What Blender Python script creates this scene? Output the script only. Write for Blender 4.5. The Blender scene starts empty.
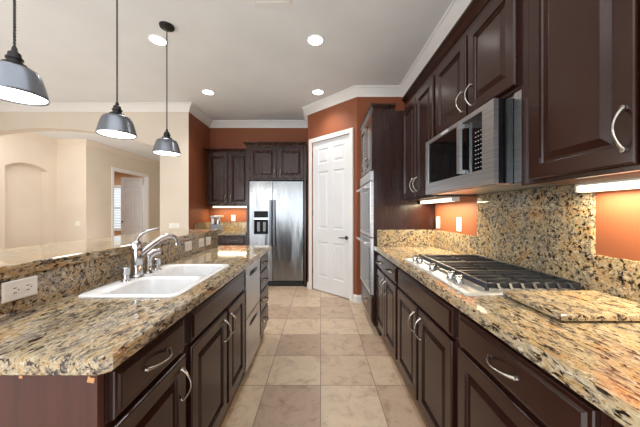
import bpy, bmesh, math, random
from mathutils import Vector
random.seed(7)
S = bpy.context.scene
COL = S.collection
PI = math.pi

# ------------------------------------------------------------------ camera, world, light, exposure
F_PX = 265.0
cam_d = bpy.data.cameras.new('camera')
cam = bpy.data.objects.new('camera', cam_d); COL.objects.link(cam)
cam.location = (0, 0, 1.26); cam.rotation_euler = (PI / 2, 0, 0)
cam_d.sensor_width = 36.0; cam_d.lens = F_PX / 640 * 36
cam_d.shift_x = -0.5 / 640; cam_d.shift_y = -1.5 / 640
cam_d.clip_start = 0.02
S.camera = cam
S.view_settings.view_transform = 'Standard'
S.view_settings.look = 'None'
S.view_settings.gamma = 1.0
S.view_settings.use_curve_mapping = False
S.view_settings.exposure = 0.0
try:
    S.cycles.use_denoising = True
    S.cycles.max_bounces = 8
    S.cycles.diffuse_bounces = 5
    S.cycles.sample_clamp_indirect = 6.0
    S.cycles.caustics_reflective = False
    S.cycles.caustics_refractive = False
except Exception:
    pass

world = bpy.data.worlds.new('world'); S.world = world
world.use_nodes = True
bg = world.node_tree.nodes['Background']
bg.inputs[0].default_value = (0.85, 0.93, 1.0, 1); bg.inputs[1].default_value = 1.6


def area(name, loc, rot, sx, sy, power, color=(1, 1, 1)):
    l = bpy.data.lights.new(name, 'AREA'); l.shape = 'RECTANGLE'
    l.size = sx; l.size_y = sy; l.energy = power; l.color = color
    o = bpy.data.objects.new(name, l); COL.objects.link(o)
    o.location = loc; o.rotation_euler = rot
    return o


area('daylight_patio', (-1.6, -3.35, 1.35), (math.radians(112), 0, 0), 4.6, 2.2, 165, (0.86, 0.94, 1.0))
area('daylight_living', (-6.1, -0.6, 1.5), (0, -PI / 2, 0), 2.0, 3.4, 100, (0.86, 0.94, 1.0))
area('fill_up_living', (-3.2, -0.8, 0.25), (PI, 0, 0), 3.6, 4.0, 46, (0.88, 0.95, 1.0))  # added upward fill near the floor, brightens the living room ceiling
area('fill_up_kitchen', (0.0, -1.2, 0.25), (PI, 0, 0), 1.6, 3.0, 36, (0.86, 0.95, 1.0))  # added upward fill behind the camera, lifts the kitchen ceiling
area('fill_up_dining', (-4.2, 5.6, 0.25), (PI, 0, 0), 2.6, 2.2, 22, (0.98, 0.97, 0.97))  # added upward fill low in the dining room, no real source there
area('fill_arch_dining', (-4.4, 4.47, 2.76), (math.radians(55), 0, 0), 3.2, 0.3, 44, (1.0, 0.97, 0.92))  # added fill hidden behind the arch lintel, brightens the dining walls
area('fill_down_kitchen', (-0.6, 0.2, 2.9), (0, 0, 0), 2.6, 2.4, 30, (0.92, 0.96, 1.0))  # added unseen fill panel under the ceiling, stands for no fixture
area('fill_down_bedroom', (-7.6, 9.0, 2.8), (0, 0, 0), 1.8, 1.8, 60, (0.9, 0.95, 1.0))  # unseen downward fill panel under the bedroom ceiling, away from the window

# ------------------------------------------------------------------ materials


def lin(c):
    return tuple(((v / 255) / 12.92 if v / 255 <= 0.04045 else ((v / 255 + 0.055) / 1.055) ** 2.4) for v in c) + (1.0,)


def base_mat(name):
    m = bpy.data.materials.new(name); m.use_nodes = True
    nt = m.node_tree
    return m, nt, nt.nodes['Principled BSDF']


def N(nt, t, **kw):
    n = nt.nodes.new(t)
    for k, v in kw.items():
        if k in n.inputs.keys():
            n.inputs[k].default_value = v
        else:
            setattr(n, k, v)
    return n


def ramp(nt, stops, interp='LINEAR'):
    r = nt.nodes.new('ShaderNodeValToRGB'); r.color_ramp.interpolation = interp
    el = r.color_ramp.elements
    while len(el) < len(stops):
        el.new(0.5)
    for e, (p, c) in zip(el, stops):
        e.position = p; e.color = c if len(c) == 4 else lin(c)
    return r


def pos_map(nt, scale=(1, 1, 1), rot=(0, 0, 0)):
    g = nt.nodes.new('ShaderNodeNewGeometry')
    mp = nt.nodes.new('ShaderNodeMapping')
    mp.inputs['Scale'].default_value = scale; mp.inputs['Rotation'].default_value = rot
    nt.links.new(g.outputs['Position'], mp.inputs['Vector'])
    return mp


def paint(name, c, rough=0.6, bump=0.0, bscale=180, var=0.012, spec=0.3):
    m, nt, p = base_mat(name)
    mp = pos_map(nt)
    n = N(nt, 'ShaderNodeTexNoise', Scale=1.7, Detail=4.0)
    nt.links.new(mp.outputs[0], n.inputs['Vector'])
    a = [max(0, v * (1 - var)) for v in c]; b = [min(255, v * (1 + var)) for v in c]
    r = ramp(nt, [(0.35, a), (0.65, b)])
    nt.links.new(n.outputs['Fac'], r.inputs[0]); nt.links.new(r.outputs[0], p.inputs['Base Color'])
    p.inputs['Roughness'].default_value = rough
    p.inputs['Specular IOR Level'].default_value = spec
    if bump:
        n2 = N(nt, 'ShaderNodeTexNoise', Scale=bscale, Detail=3.0)
        nt.links.new(mp.outputs[0], n2.inputs['Vector'])
        bp = N(nt, 'ShaderNodeBump', Strength=bump, Distance=0.002)
        nt.links.new(n2.outputs['Fac'], bp.inputs['Height']); nt.links.new(bp.outputs[0], p.inputs['Normal'])
    return m


def metal(name, c, rough=0.25, scale=(300, 300, 3), wave=0.0, var=0.08):
    m, nt, p = base_mat(name)
    p.inputs['Metallic'].default_value = 1.0
    mp = pos_map(nt, scale)
    n = N(nt, 'ShaderNodeTexNoise', Scale=1.0, Detail=2.0)
    nt.links.new(mp.outputs[0], n.inputs['Vector'])
    a = [v * (1 - var) for v in c]; b = [min(255, v * (1 + var)) for v in c]
    r = ramp(nt, [(0.3, a), (0.7, b)])
    nt.links.new(n.outputs['Fac'], r.inputs[0]); nt.links.new(r.outputs[0], p.inputs['Base Color'])
    p.inputs['Roughness'].default_value = rough
    if wave:
        mp2 = pos_map(nt, (9, 9, 1.6))
        n2 = N(nt, 'ShaderNodeTexNoise', Scale=1.0, Detail=1.0)
        nt.links.new(mp2.outputs[0], n2.inputs['Vector'])
        bp = N(nt, 'ShaderNodeBump', Strength=wave, Distance=0.02)
        nt.links.new(n2.outputs['Fac'], bp.inputs['Height']); nt.links.new(bp.outputs[0], p.inputs['Normal'])
    return m


def wood(name, c0, c1, rough=0.3, grain=(45, 45, 2.2), coat=0.0):
    m, nt, p = base_mat(name)
    mp = pos_map(nt, grain)
    n = N(nt, 'ShaderNodeTexNoise', Scale=1.0, Detail=5.0, Roughness=0.6)
    nt.links.new(mp.outputs[0], n.inputs['Vector'])
    r = ramp(nt, [(0.3, c0), (0.7, c1)])
    nt.links.new(n.outputs['Fac'], r.inputs[0]); nt.links.new(r.outputs[0], p.inputs['Base Color'])
    p.inputs['Roughness'].default_value = rough
    p.inputs['Specular IOR Level'].default_value = 0.42
    p.inputs['Coat Weight'].default_value = coat
    p.inputs['Coat Roughness'].default_value = 0.22
    return m


def plain(name, c, rough=0.4, metallic=0.0, spec=0.5):
    m, nt, p = base_mat(name)
    mp = pos_map(nt)
    n = N(nt, 'ShaderNodeTexNoise', Scale=25.0, Detail=2.0)
    nt.links.new(mp.outputs[0], n.inputs['Vector'])
    r = ramp(nt, [(0.3, [v * 0.97 for v in c]), (0.7, c)])
    nt.links.new(n.outputs['Fac'], r.inputs[0]); nt.links.new(r.outputs[0], p.inputs['Base Color'])
    p.inputs['Roughness'].default_value = rough; p.inputs['Metallic'].default_value = metallic
    p.inputs['Specular IOR Level'].default_value = spec
    return m


def emit(name, c, strength):
    m, nt, p = base_mat(name)
    p.inputs['Base Color'].default_value = lin((240, 240, 240))
    p.inputs['Emission Color'].default_value = lin(c)
    p.inputs['Emission Strength'].default_value = strength
    return m


def granite(name, stretch, loc=(0, 0, 0)):
    m, nt, p = base_mat(name)
    L = nt.links.new
    mp = pos_map(nt, (1.0, stretch, 1.0), (0, 0, 0.28) if stretch < 0.9 else (0.5, 0.3, 0.2))
    mp.inputs['Location'].default_value = loc
    a = N(nt, 'ShaderNodeTexNoise', Scale=46.0, Detail=7.0, Roughness=0.7, Distortion=0.9)
    L(mp.outputs[0], a.inputs['Vector'])
    ra = ramp(nt, [(0.32, (40, 33, 30)), (0.41, (102, 93, 88)), (0.47, (168, 155, 134)), (0.54, (200, 186, 158)),
                   (0.61, (156, 122, 72)), (0.70, (198, 182, 150))])
    L(a.outputs['Fac'], ra.inputs[0])
    # golden / grey clouds
    b = N(nt, 'ShaderNodeTexNoise', Scale=9.0, Detail=4.0, Roughness=0.6, Distortion=0.6)
    L(mp.outputs[0], b.inputs['Vector'])
    rb = ramp(nt, [(0.38, (160, 158, 162)), (0.50, (234, 226, 208)), (0.64, (222, 180, 106))])
    L(b.outputs['Fac'], rb.inputs[0])
    mx = nt.nodes.new('ShaderNodeMixRGB'); mx.blend_type = 'MULTIPLY'; mx.inputs[0].default_value = 0.62
    L(ra.outputs[0], mx.inputs[1]); L(rb.outputs[0], mx.inputs[2])
    # dark flecks
    c = N(nt, 'ShaderNodeTexNoise', Scale=80.0 if stretch < 0.9 else 58.0, Detail=4.0, Roughness=0.6, Distortion=0.5)
    L(mp.outputs[0], c.inputs['Vector'])
    rc = ramp(nt, [(0.56 if stretch < 0.9 else 0.54, (0, 0, 0, 1)), (0.61, (1, 1, 1, 1))])
    L(c.outputs['Fac'], rc.inputs[0])
    mx2 = nt.nodes.new('ShaderNodeMixRGB'); mx2.inputs[2].default_value = lin((42, 30, 24))
    L(rc.outputs[0], mx2.inputs[0]); L(mx.outputs[0], mx2.inputs[1])
    # pale quartz grains
    d = N(nt, 'ShaderNodeTexNoise', Scale=100.0, Detail=2.0)
    mp3 = pos_map(nt, (1.0, 0.5, 1.0), (0.3, 0.2, 0.9))
    L(mp3.outputs[0], d.inputs['Vector'])
    rd = ramp(nt, [(0.60, (0, 0, 0, 1)), (0.66, (0.6, 0.6, 0.6, 1))])
    L(d.outputs['Fac'], rd.inputs[0])
    mx3 = nt.nodes.new('ShaderNodeMixRGB'); mx3.inputs[2].default_value = lin((208, 198, 178))
    L(rd.outputs[0], mx3.inputs[0]); L(mx2.outputs[0], mx3.inputs[1])
    L(mx3.outputs[0], p.inputs['Base Color'])
    p.inputs['Roughness'].default_value = 0.07
    p.inputs['Specular IOR Level'].default_value = 0.5
    return m


def tiles():
    m, nt, p = base_mat('travertine_tile')
    L = nt.links.new
    T = 0.3985
    g = nt.nodes.new('ShaderNodeNewGeometry')
    mp = nt.nodes.new('ShaderNodeMapping')
    mp.inputs['Location'].default_value = (0.0, -1.927 / T + 8, 0)
    mp.inputs['Scale'].default_value = (1 / T, 1 / T, 1)
    L(g.outputs['Position'], mp.inputs['Vector'])
    fl = nt.nodes.new('ShaderNodeVectorMath'); fl.operation = 'FLOOR'
    L(mp.outputs[0], fl.inputs[0])
    fr = nt.nodes.new('ShaderNodeVectorMath'); fr.operation = 'FRACTION'
    L(mp.outputs[0], fr.inputs[0])
    sx = nt.nodes.new('ShaderNodeSeparateXYZ'); L(fr.outputs[0], sx.inputs[0])

    def edge(out):
        s = N(nt, 'ShaderNodeMath', operation='SUBTRACT'); s.inputs[1].default_value = 0.5; L(out, s.inputs[0])
        a = N(nt, 'ShaderNodeMath', operation='ABSOLUTE'); L(s.outputs[0], a.inputs[0])
        return a
    ex, ey = edge(sx.outputs[0]), edge(sx.outputs[1])
    mxx = N(nt, 'ShaderNodeMath', operation='MAXIMUM'); L(ex.outputs[0], mxx.inputs[0]); L(ey.outputs[0], mxx.inputs[1])
    gr = N(nt, 'ShaderNodeMath', operation='GREATER_THAN'); gr.inputs[1].default_value = 0.4935; L(mxx.outputs[0], gr.inputs[0])
    wn = nt.nodes.new('ShaderNodeTexWhiteNoise'); wn.noise_dimensions = '2D'; L(fl.outputs[0], wn.inputs['Vector'])
    tone = ramp(nt, [(0.0, (198, 174, 154)), (0.35, (210, 187, 165)), (0.6, (223, 203, 180)), (1.0, (229, 209, 185))])
    L(wn.outputs['Value'], tone.inputs[0])
    # offset clouds per tile
    off = nt.nodes.new('ShaderNodeVectorMath'); off.operation = 'SCALE'; off.inputs['Scale'].default_value = 37.0
    L(wn.outputs['Color'], off.inputs[0])
    ad = nt.nodes.new('ShaderNodeVectorMath'); ad.operation = 'ADD'
    L(g.outputs['Position'], ad.inputs[0]); L(off.outputs[0], ad.inputs[1])
    n = N(nt, 'ShaderNodeTexNoise', Scale=9.0, Detail=8.0, Roughness=0.65, Distortion=0.7)
    L(ad.outputs[0], n.inputs['Vector'])
    rn = ramp(nt, [(0.30, (205, 190, 176)), (0.48, (246, 240, 232)), (0.64, (255, 250, 240))])
    L(n.outputs['Fac'], rn.inputs[0])
    mx = nt.nodes.new('ShaderNodeMixRGB'); mx.blend_type = 'MULTIPLY'; mx.inputs[0].default_value = 0.9
    L(tone.outputs[0], mx.inputs[1]); L(rn.outputs[0], mx.inputs[2])
    v = N(nt, 'ShaderNodeTexNoise', Scale=45.0, Detail=3.0); L(ad.outputs[0], v.inputs['Vector'])
    rv = ramp(nt, [(0.66, (0, 0, 0, 1)), (0.72, (0.55, 0.55, 0.55, 1))]); L(v.outputs['Fac'], rv.inputs[0])
    mv = nt.nodes.new('ShaderNodeMixRGB'); mv.inputs[2].default_value = lin((150, 126, 106))
    L(rv.outputs[0], mv.inputs[0]); L(mx.outputs[0], mv.inputs[1])
    mg = nt.nodes.new('ShaderNodeMixRGB'); mg.inputs[2].default_value = lin((140, 122, 106))
    L(gr.outputs[0], mg.inputs[0]); L(mv.outputs[0], mg.inputs[1])
    L(mg.outputs[0], p.inputs['Base Color'])
    p.inputs['Roughness'].default_value = 0.34
    p.inputs['Specular IOR Level'].default_value = 0.4
    return m


M = {}
M['wall_orange'] = paint('wall_terracotta', (140, 82, 55), 0.55, 0.25, 120)
M['wall_beige'] = paint('wall_beige', (218, 207, 192), 0.7, 0.2, 120)
M['wall_tan'] = paint('wall_tan', (200, 160, 124), 0.7)
M['ceiling'] = paint('ceiling_paint', (226, 230, 232), 0.85, 0.3, 90)
M['white'] = paint('white_trim_paint', (232, 231, 229), 0.4, var=0.01)
M['door_white'] = paint('white_door_paint', (226, 227, 230), 0.35, var=0.01)
M['tile'] = tiles()
M['granite'] = granite('granite_gold', 0.34)
M['granite_b'] = granite('granite_gold_board', 0.36, (3.7, 1.3, 0.8))
M['granite_v'] = granite('granite_gold_splash', 1.0)
M['wood'] = wood('espresso_wood', (38, 17, 11), (48, 23, 16), 0.22, grain=(22, 22, 1.6), coat=0.0)
M['wood_raw'] = wood('unfinished_underside_wood', (70, 50, 40), (90, 66, 52), 0.7)
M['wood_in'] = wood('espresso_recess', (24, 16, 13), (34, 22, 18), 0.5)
M['wood_end'] = wood('reddish_end_panel_wood', (62, 30, 21), (78, 41, 30), 0.6)
M['toe'] = wood('toe_kick_wood', (120, 92, 62), (140, 108, 74), 0.5)
M['chip'] = paint('bare_wood_chip', (205, 150, 100), 0.7)
M['steel'] = metal('brushed_steel', (196, 196, 198), 0.33, (3, 3, 300))
M['dispenser_black'] = plain('dispenser_black_plastic', (16, 17, 20), 0.4, spec=0.15)
M['dark_steel'] = metal('dark_handle_steel', (96, 99, 105), 0.35)
M['tray'] = metal('satin_tray_steel', (222, 222, 222), 0.5, (3, 3, 200))
M['fridge'] = metal('fridge_steel', (130, 130, 131), 0.24, (300, 300, 3), wave=0.5)
M['nickel'] = metal('satin_nickel', (168, 161, 152), 0.26)
M['chrome'] = metal('faucet_chrome', (196, 197, 200), 0.2)
M['pewter'] = metal('pendant_pewter', (124, 128, 136), 0.32, (14, 14, 1), var=0.06)
M['dark_metal'] = plain('dark_bronze', (48, 46, 46), 0.4, 0.7)
M['black'] = plain('black_gloss', (14, 14, 16), 0.12)
M['black_matte'] = plain('black_matte', (22, 22, 24), 0.5)
M['glass_black'] = plain('black_oven_glass', (10, 11, 13), 0.04)
M['iron'] = plain('cast_iron', (32, 36, 44), 0.38)
M['sink'] = plain('white_porcelain', (238, 239, 240), 0.12)
M['plate'] = plain('white_plastic', (236, 234, 228), 0.35)
M['slot'] = plain('dark_slot', (40, 38, 36), 0.6)
M['grey_plastic'] = plain('grey_plastic', (138, 143, 152), 0.4)
M['cord'] = plain('braided_cord', (52, 50, 50), 0.7)
M['marks'] = plain('pale_markings', (190, 192, 196), 0.5)
M['can_glow'] = emit('can_lamp_glow', (255, 250, 242), 9.0)
M['pendant_glow'] = emit('pendant_lamp_glow', (255, 252, 248), 5.0)
M['strip_glow'] = emit('strip_lamp_glow', (255, 232, 196), 3.2)


def glass_mat():
    m, nt, p = base_mat('window_glass')
    p.inputs['Transmission Weight'].default_value = 1.0; p.inputs['Roughness'].default_value = 0.0
    p.inputs['IOR'].default_value = 1.1
    n = N(nt, 'ShaderNodeTexNoise', Scale=2.0)
    r = ramp(nt, [(0.3, (244, 250, 250)), (0.7, (250, 253, 253))])
    nt.links.new(n.outputs['Fac'], r.inputs[0]); nt.links.new(r.outputs[0], p.inputs['Base Color'])
    return m


M['glass'] = glass_mat()

# ------------------------------------------------------------------ mesh helpers


class MB:
    def __init__(self):
        self.bm = bmesh.new()

    def face(self, vs):
        try:
            return self.bm.faces.new(vs)
        except ValueError:
            return None

    def v(self, p):
        return self.bm.verts.new(p)

    def box(self, x0, x1, y0, y1, z0, z1, bev=0.0):
        x0, x1 = min(x0, x1), max(x0, x1); y0, y1 = min(y0, y1), max(y0, y1); z0, z1 = min(z0, z1), max(z0, z1)
        vs = [self.v((x, y, z)) for x in (x0, x1) for y in (y0, y1) for z in (z0, z1)]
        fs = [(0, 1, 3, 2), (4, 6, 7, 5), (0, 4, 5, 1), (2, 3, 7, 6), (0, 2, 6, 4), (1, 5, 7, 3)]
        faces = [self.face([vs[i] for i in f]) for f in fs]
        if bev > 0:
            es = list({e for f in faces for e in f.edges})
            bmesh.ops.bevel(self.bm, geom=es, offset=bev, segments=2, affect='EDGES', profile=0.5)
        return self

    def fbox(self, fr, u0, u1, v0, v1, w0, w1):
        vs = [self.v(fr(u, v, w)) for u in (u0, u1) for v in (v0, v1) for w in (w0, w1)]
        for f in [(0, 1, 3, 2), (4, 6, 7, 5), (0, 4, 5, 1), (2, 3, 7, 6), (0, 2, 6, 4), (1, 5, 7, 3)]:
            self.face([vs[i] for i in f])
        return self

    def loops(self, rings, cap0=True, cap1=True, closed=True):
        """rings: lists of points with equal counts"""
        R = [[self.v(p) for p in r] for r in rings]
        n = len(R[0])
        for a, b in zip(R, R[1:]):
            for i in range(n if closed else n - 1):
                j = (i + 1) % n
                self.face([a[i], a[j], b[j], b[i]])
        if cap0: self.face(R[0][::-1])
        if cap1: self.face(R[-1])
        return R

    def panel(self, fr, u0, u1, v0, v1, prof):
        """concentric rectangles (inset, w)"""
        rings = []
        for ins, w in prof:
            rings.append([fr(u0 + ins, v0 + ins, w), fr(u1 - ins, v0 + ins, w), fr(u1 - ins, v1 - ins, w), fr(u0 + ins, v1 - ins, w)])
        self.loops(rings)
        return self

    def lathe(self, c, prof, seg=32, cap0=True, cap1=True):
        rings = []
        for r, z in prof:
            rings.append([(c[0] + r * math.cos(2 * PI * k / seg), c[1] + r * math.sin(2 * PI * k / seg), c[2] + z) for k in range(seg)])
        self.loops(rings, cap0, cap1)
        return self

    def tube(self, pts, rad, seg=10, sx=1.0):
        pts = [Vector(p) for p in pts]
        if not isinstance(rad, (list, tuple)): rad = [rad] * len(pts)
        rings = []
        up = None
        for i, p in enumerate(pts):
            t = (pts[min(i + 1, len(pts) - 1)] - pts[max(i - 1, 0)]).normalized()
            if up is None:
                up = Vector((0, 0, 1)) if abs(t.z) < 0.9 else Vector((1, 0, 0))
            s = t.cross(up).normalized(); up2 = s.cross(t).normalized(); up = up2
            rings.append([tuple(p + (s * math.cos(2 * PI * k / seg) * sx + up2 * math.sin(2 * PI * k / seg)) * rad[i]) for k in range(seg)])
        self.loops(rings)
        return self

    def prism(self, pts, fr, w0, w1):
        """polygon pts (u,v) extruded w0..w1 in frame"""
        self.loops([[fr(u, v, w0) for u, v in pts], [fr(u, v, w1) for u, v in pts]])
        return self

    def sweep(self, path, prof, closed=False):
        """prof = [(out, z)]; out measured to the left of the path direction, mitred"""
        n = len(path); rings = []
        for i, p in enumerate(path):
            P = Vector(p[:2])
            d0 = (P - Vector(path[i - 1][:2])).normalized() if i > 0 else None
            d1 = (Vector(path[i + 1][:2]) - P).normalized() if i < n - 1 else None
            if d0 is None: d0 = d1
            if d1 is None: d1 = d0
            n0 = Vector((-d0.y, d0.x)); n1 = Vector((-d1.y, d1.x))
            m = (n0 + n1); m = m / max(m.dot(n0), 1e-6) if m.length > 1e-6 else n0
            rings.append([(P.x + m.x * o, P.y + m.y * o, z) for o, z in prof])
        self.loops(rings)
        return self


ROOT_LOC = {}


def link(name, mb, mat, parent=None, smooth=None):
    bm = mb.bm
    bmesh.ops.recalc_face_normals(bm, faces=bm.faces)
    lo = Vector((1e9,) * 3); hi = Vector((-1e9,) * 3)
    for v in bm.verts:
        for k in range(3):
            lo[k] = min(lo[k], v.co[k]); hi[k] = max(hi[k], v.co[k])
    c = Vector(((lo.x + hi.x) / 2, (lo.y + hi.y) / 2, lo.z))
    for v in bm.verts: v.co -= c
    me = bpy.data.meshes.new(name); bm.to_mesh(me); bm.free()
    me.materials.append(M[mat] if isinstance(mat, str) else mat)
    o = bpy.data.objects.new(name, me); COL.objects.link(o)
    ROOT_LOC[o.name] = c
    if parent is not None:
        o.parent = parent; o.location = c - ROOT_LOC[parent.name]
    else:
        o.location = c
    if smooth is not None:
        for p in me.polygons: p.use_smooth = True
        try:
            me.set_sharp_from_angle(angle=math.radians(smooth))
        except Exception:
            pass
    return o


def tag(o, label, cat, group=None):
    o['label'] = label; o['category'] = cat
    if group: o['group'] = group
    return o


def thing(name, loc, label, cat, group=None):
    o = bpy.data.objects.new(name, None); COL.objects.link(o)
    o.empty_display_size = 0.1
    o.location = loc; ROOT_LOC[o.name] = Vector(loc)
    return tag(o, label, cat, group)


def struct(name, mb, mat, parent=None, smooth=None):
    o = link(name, mb, mat, parent, smooth)
    if parent is None: o['kind'] = 'structure'
    return o


def copy_tree(o, parent=None):
    c = o.copy(); COL.objects.link(c)
    if parent is not None: c.parent = parent
    for ch in list(o.children): copy_tree(ch, c)
    return c


def FW(x0, y0=0.0, z0=0.0): return lambda u, v, w: (x0 - w, y0 + u, z0 + v)      # faces -X
def FE(x0, y0=0.0, z0=0.0): return lambda u, v, w: (x0 + w, y0 + u, z0 + v)      # faces +X
def FS(y0, x0=0.0, z0=0.0): return lambda u, v, w: (x0 + u, y0 - w, z0 + v)      # faces -Y


def offset_poly(pts, d):
    n = len(pts); out = []
    for i in range(n):
        p0, p1, p2 = Vector(pts[i - 1]), Vector(pts[i]), Vector(pts[(i + 1) % n])
        a = (p1 - p0).normalized(); b = (p2 - p1).normalized()
        na = Vector((-a.y, a.x)); nb = Vector((-b.y, b.x))
        m = na + nb; m = m / m.dot(na)
        q = p1 + m * d
        out.append((q.x, q.y))
    return out


def slab(outline, z0, z1, r=0.008, hole=None):
    """stone slab, CCW outline, eased edges, optional hole"""
    mb = MB()
    prof = [(r * 0.6, z0), (0.0, z0 + r * 0.6), (0.0, z1 - r), (r * 0.3, z1 - r * 0.3), (r, z1)]
    rings = [[(x, y, z) for x, y in offset_poly(outline, d)] for d, z in prof]
    R = mb.loops(rings, cap0=(hole is None), cap1=(hole is None))
    if hole:
        for ring, z, other in ((R[-1], z1, 1), (R[0], z0, 0)):
            hv = [mb.v((x, y, z)) for x, y in hole]
            if other: top = hv
            else: bot = hv
            es = []
            for lst in (ring, hv):
                for i in range(len(lst)):
                    e = mb.bm.edges.get((lst[i], lst[(i + 1) % len(lst)])) or mb.bm.edges.new((lst[i], lst[(i + 1) % len(lst)]))
                    es.append(e)
            bmesh.ops.triangle_fill(mb.bm, edges=es, use_beauty=True)
        for i in range(len(hole)):
            j = (i + 1) % len(hole)
            mb.face([bot[i], bot[j], top[j], top[i]])
    return mb


def rrect(x0, x1, y0, y1, r, k=4):
    pts = []
    for cx, cy, a0 in ((x1 - r, y0 + r, -PI / 2), (x1 - r, y1 - r, 0), (x0 + r, y1 - r, PI / 2), (x0 + r, y0 + r, PI)):
        for i in range(k + 1):
            a = a0 + PI / 2 * i / k
            pts.append((cx + r * math.cos(a), cy + r * math.sin(a)))
    return pts


# ------------------------------------------------------------------ setting
CEIL = 2.98
XR = 1.17       # right wall
YB = 5.05       # back wall
XS = -2.11      # nook side wall
YA = 4.24       # arch wall
XL = -6.30      # living-room left wall
DG0 = Vector((-0.21, 4.39)); DG1 = Vector((0.507, 3.69))

struct('floor', MB().box(-10, 1.4, -3.7, 11, -0.1, 0), 'tile')
struct('ceiling', MB().box(-10, 1.4, -3.7, 11, CEIL, CEIL + 0.1), 'ceiling')
struct('wall_right', MB().box(XR, XR + 0.15, -3.5, 5.2, 0, CEIL), 'wall_orange')
struct('wall_back', MB().box(XS - 0.14, XR, YB, YB + 0.15, 0, CEIL), 'wall_orange')
struct('wall_nook', MB().box(XS - 0.14, XS, YA + 0.16, YB, 0, CEIL), 'wall_orange')
# orange return face of the arch pier is part of the nook side
struct('wall_nook_return', MB().box(XS - 0.002, XS + 0.003, YA + 0.003, YA + 0.16, 0, CEIL), 'wall_orange')

# arch wall
AC, AW, ZS, ZT = -4.41, 1.84, 2.28, 2.60
rise = ZT - ZS; AR = (AW * AW + rise * rise) / (2 * rise)
pts = [(XL, 0), (AC - AW, 0), (AC - AW, ZS)]
for k in range(1, 24):
    x = AC - AW + 2 * AW * k / 24
    pts.append((x, ZT - AR + math.sqrt(AR * AR - (x - AC) ** 2)))
pts += [(AC + AW, ZS), (AC + AW, 0), (XS - 0.002, 0), (XS - 0.002, CEIL), (XL, CEIL)]
struct('wall_arch', MB().prism(pts, FS(YA), 0, -0.16), 'wall_beige')

# living room left wall with the arched niche
NY0, NY1 = 5.29, 6.13; NS, NT = 2.19, 2.31
nc, nw = (NY0 + NY1) / 2, (NY1 - NY0) / 2; nr = NT - NS; NR = (nw * nw + nr * nr) / (2 * nr)
pts = [(-3.5, 0), (NY0, 0), (NY0, NS)]
for k in range(1, 16):
    y = NY0 + 2 * nw * k / 16
    pts.append((y, NT - NR + math.sqrt(NR * NR - (y - nc) ** 2)))
pts += [(NY1, NS), (NY1, 0), (6.33, 0), (6.33, CEIL), (-3.5, CEIL)]
struct('wall_left', MB().prism(pts, FE(XL), 0, -0.15), 'wall_beige')
struct('wall_niche', MB().box(XL - 0.3, XL - 0.15, NY0 - 0.2, 6.33, 0, CEIL), 'wall_beige')
struct('wall_dining_end', MB().box(XL - 0.3, -5.6, 6.33, 6.48, 0, CEIL), 'wall_beige')
DY0, DY1, DZ = 7.17, 8.58, 2.40
pts = [(6.48, 0), (DY0, 0), (DY0, DZ), (DY1, DZ), (DY1, 0), (10.8, 0), (10.8, CEIL), (6.48, CEIL)]
struct('wall_bedroom', MB().prism(pts, FE(-5.6), 0, -0.12), 'wall_beige')
struct('wall_dining_back', MB().box(-5.6, -2.1, 9.5, 9.65, 0, CEIL), 'wall_beige')
struct('wall_dining_right', MB().box(XS - 0.29, XS - 0.14, YB + 0.15, 9.5, 0, CEIL), 'wall_beige')
# bedroom beyond, wall with shuttered window
BY = 10.8
WX0, WX1, WZ0, WZ1 = -9.0, -7.2, 0.55, 2.28
wb = MB()
wb.box(-10, WX0, BY, BY + 0.15, 0, CEIL); wb.box(WX1, -5.72, BY, BY + 0.15, 0, CEIL)
wb.box(WX0, WX1, BY, BY + 0.15, 0, WZ0); wb.box(WX0, WX1, BY, BY + 0.15, WZ1, CEIL)
struct('wall_bedroom_back', wb, 'wall_tan')
struct('wall_bedroom_left', MB().box(-10, -9.85, 6.48, BY, 0, CEIL), 'wall_tan')
struct('wall_bedroom_front', MB().box(-9.85, XL - 0.3, 6.33, 6.48, 0, CEIL), 'wall_tan')

# rear wall (behind the camera) with patio window
rx0, rx1, rz1 = -3.9, 0.7, 2.4
wb = MB()
wb.box(XL - 0.15, rx0, -3.65, -3.5, 0, CEIL); wb.box(rx1, XR + 0.15, -3.65, -3.5, 0, CEIL); wb.box(rx0, rx1, -3.65, -3.5, rz1, CEIL)
struct('wall_rear', wb, 'wall_beige')
w2 = struct('window_2', MB().box(rx0, rx1, -3.6, -3.55, 0, 0.06), 'white')
fr_ = MB()
for x in (rx0, (rx0 + rx1) / 2 - 0.03, rx1 - 0.06): fr_.box(x, x + 0.06, -3.6, -3.55, 0.06, rz1)
fr_.box(rx0, rx1, -3.6, -3.55, rz1 - 0.06, rz1)
link('window_frame', fr_, 'white', w2)
link('pane', MB().box(rx0 + 0.06, rx1 - 0.06, -3.58, -3.57, 0.06, rz1 - 0.06), 'glass', w2)

# pantry walls: right piece, diagonal with door opening, return
dd = (DG1 - DG0).normalized(); dn = Vector((dd.y, -dd.x))
if dn.y > 0: dn = -dn
DL = (DG1 - DG0).length


def FD(u, v, w):
    p = DG0 + dd * u + dn * w
    return (p.x, p.y, v)


OU0, OU1, OZ = 0.103, 0.882, 2.383
wp = MB()
wp.fbox(FD, 0.0, OU0, 0, CEIL, -0.1, 0); wp.fbox(FD, OU1, DL, 0, CEIL, -0.1, 0); wp.fbox(FD, OU0, OU1, OZ, CEIL, -0.1, 0)
struct('wall_pantry', wp, 'wall_orange')
struct('wall_pantry_side', MB().box(DG1.x, XR, 3.69, 3.79, 0, CEIL), 'wall_orange')
struct('wall_pantry_return', MB().box(-0.21, -0.11, 4.39, YB, 0, CEIL), 'wall_orange')

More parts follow.
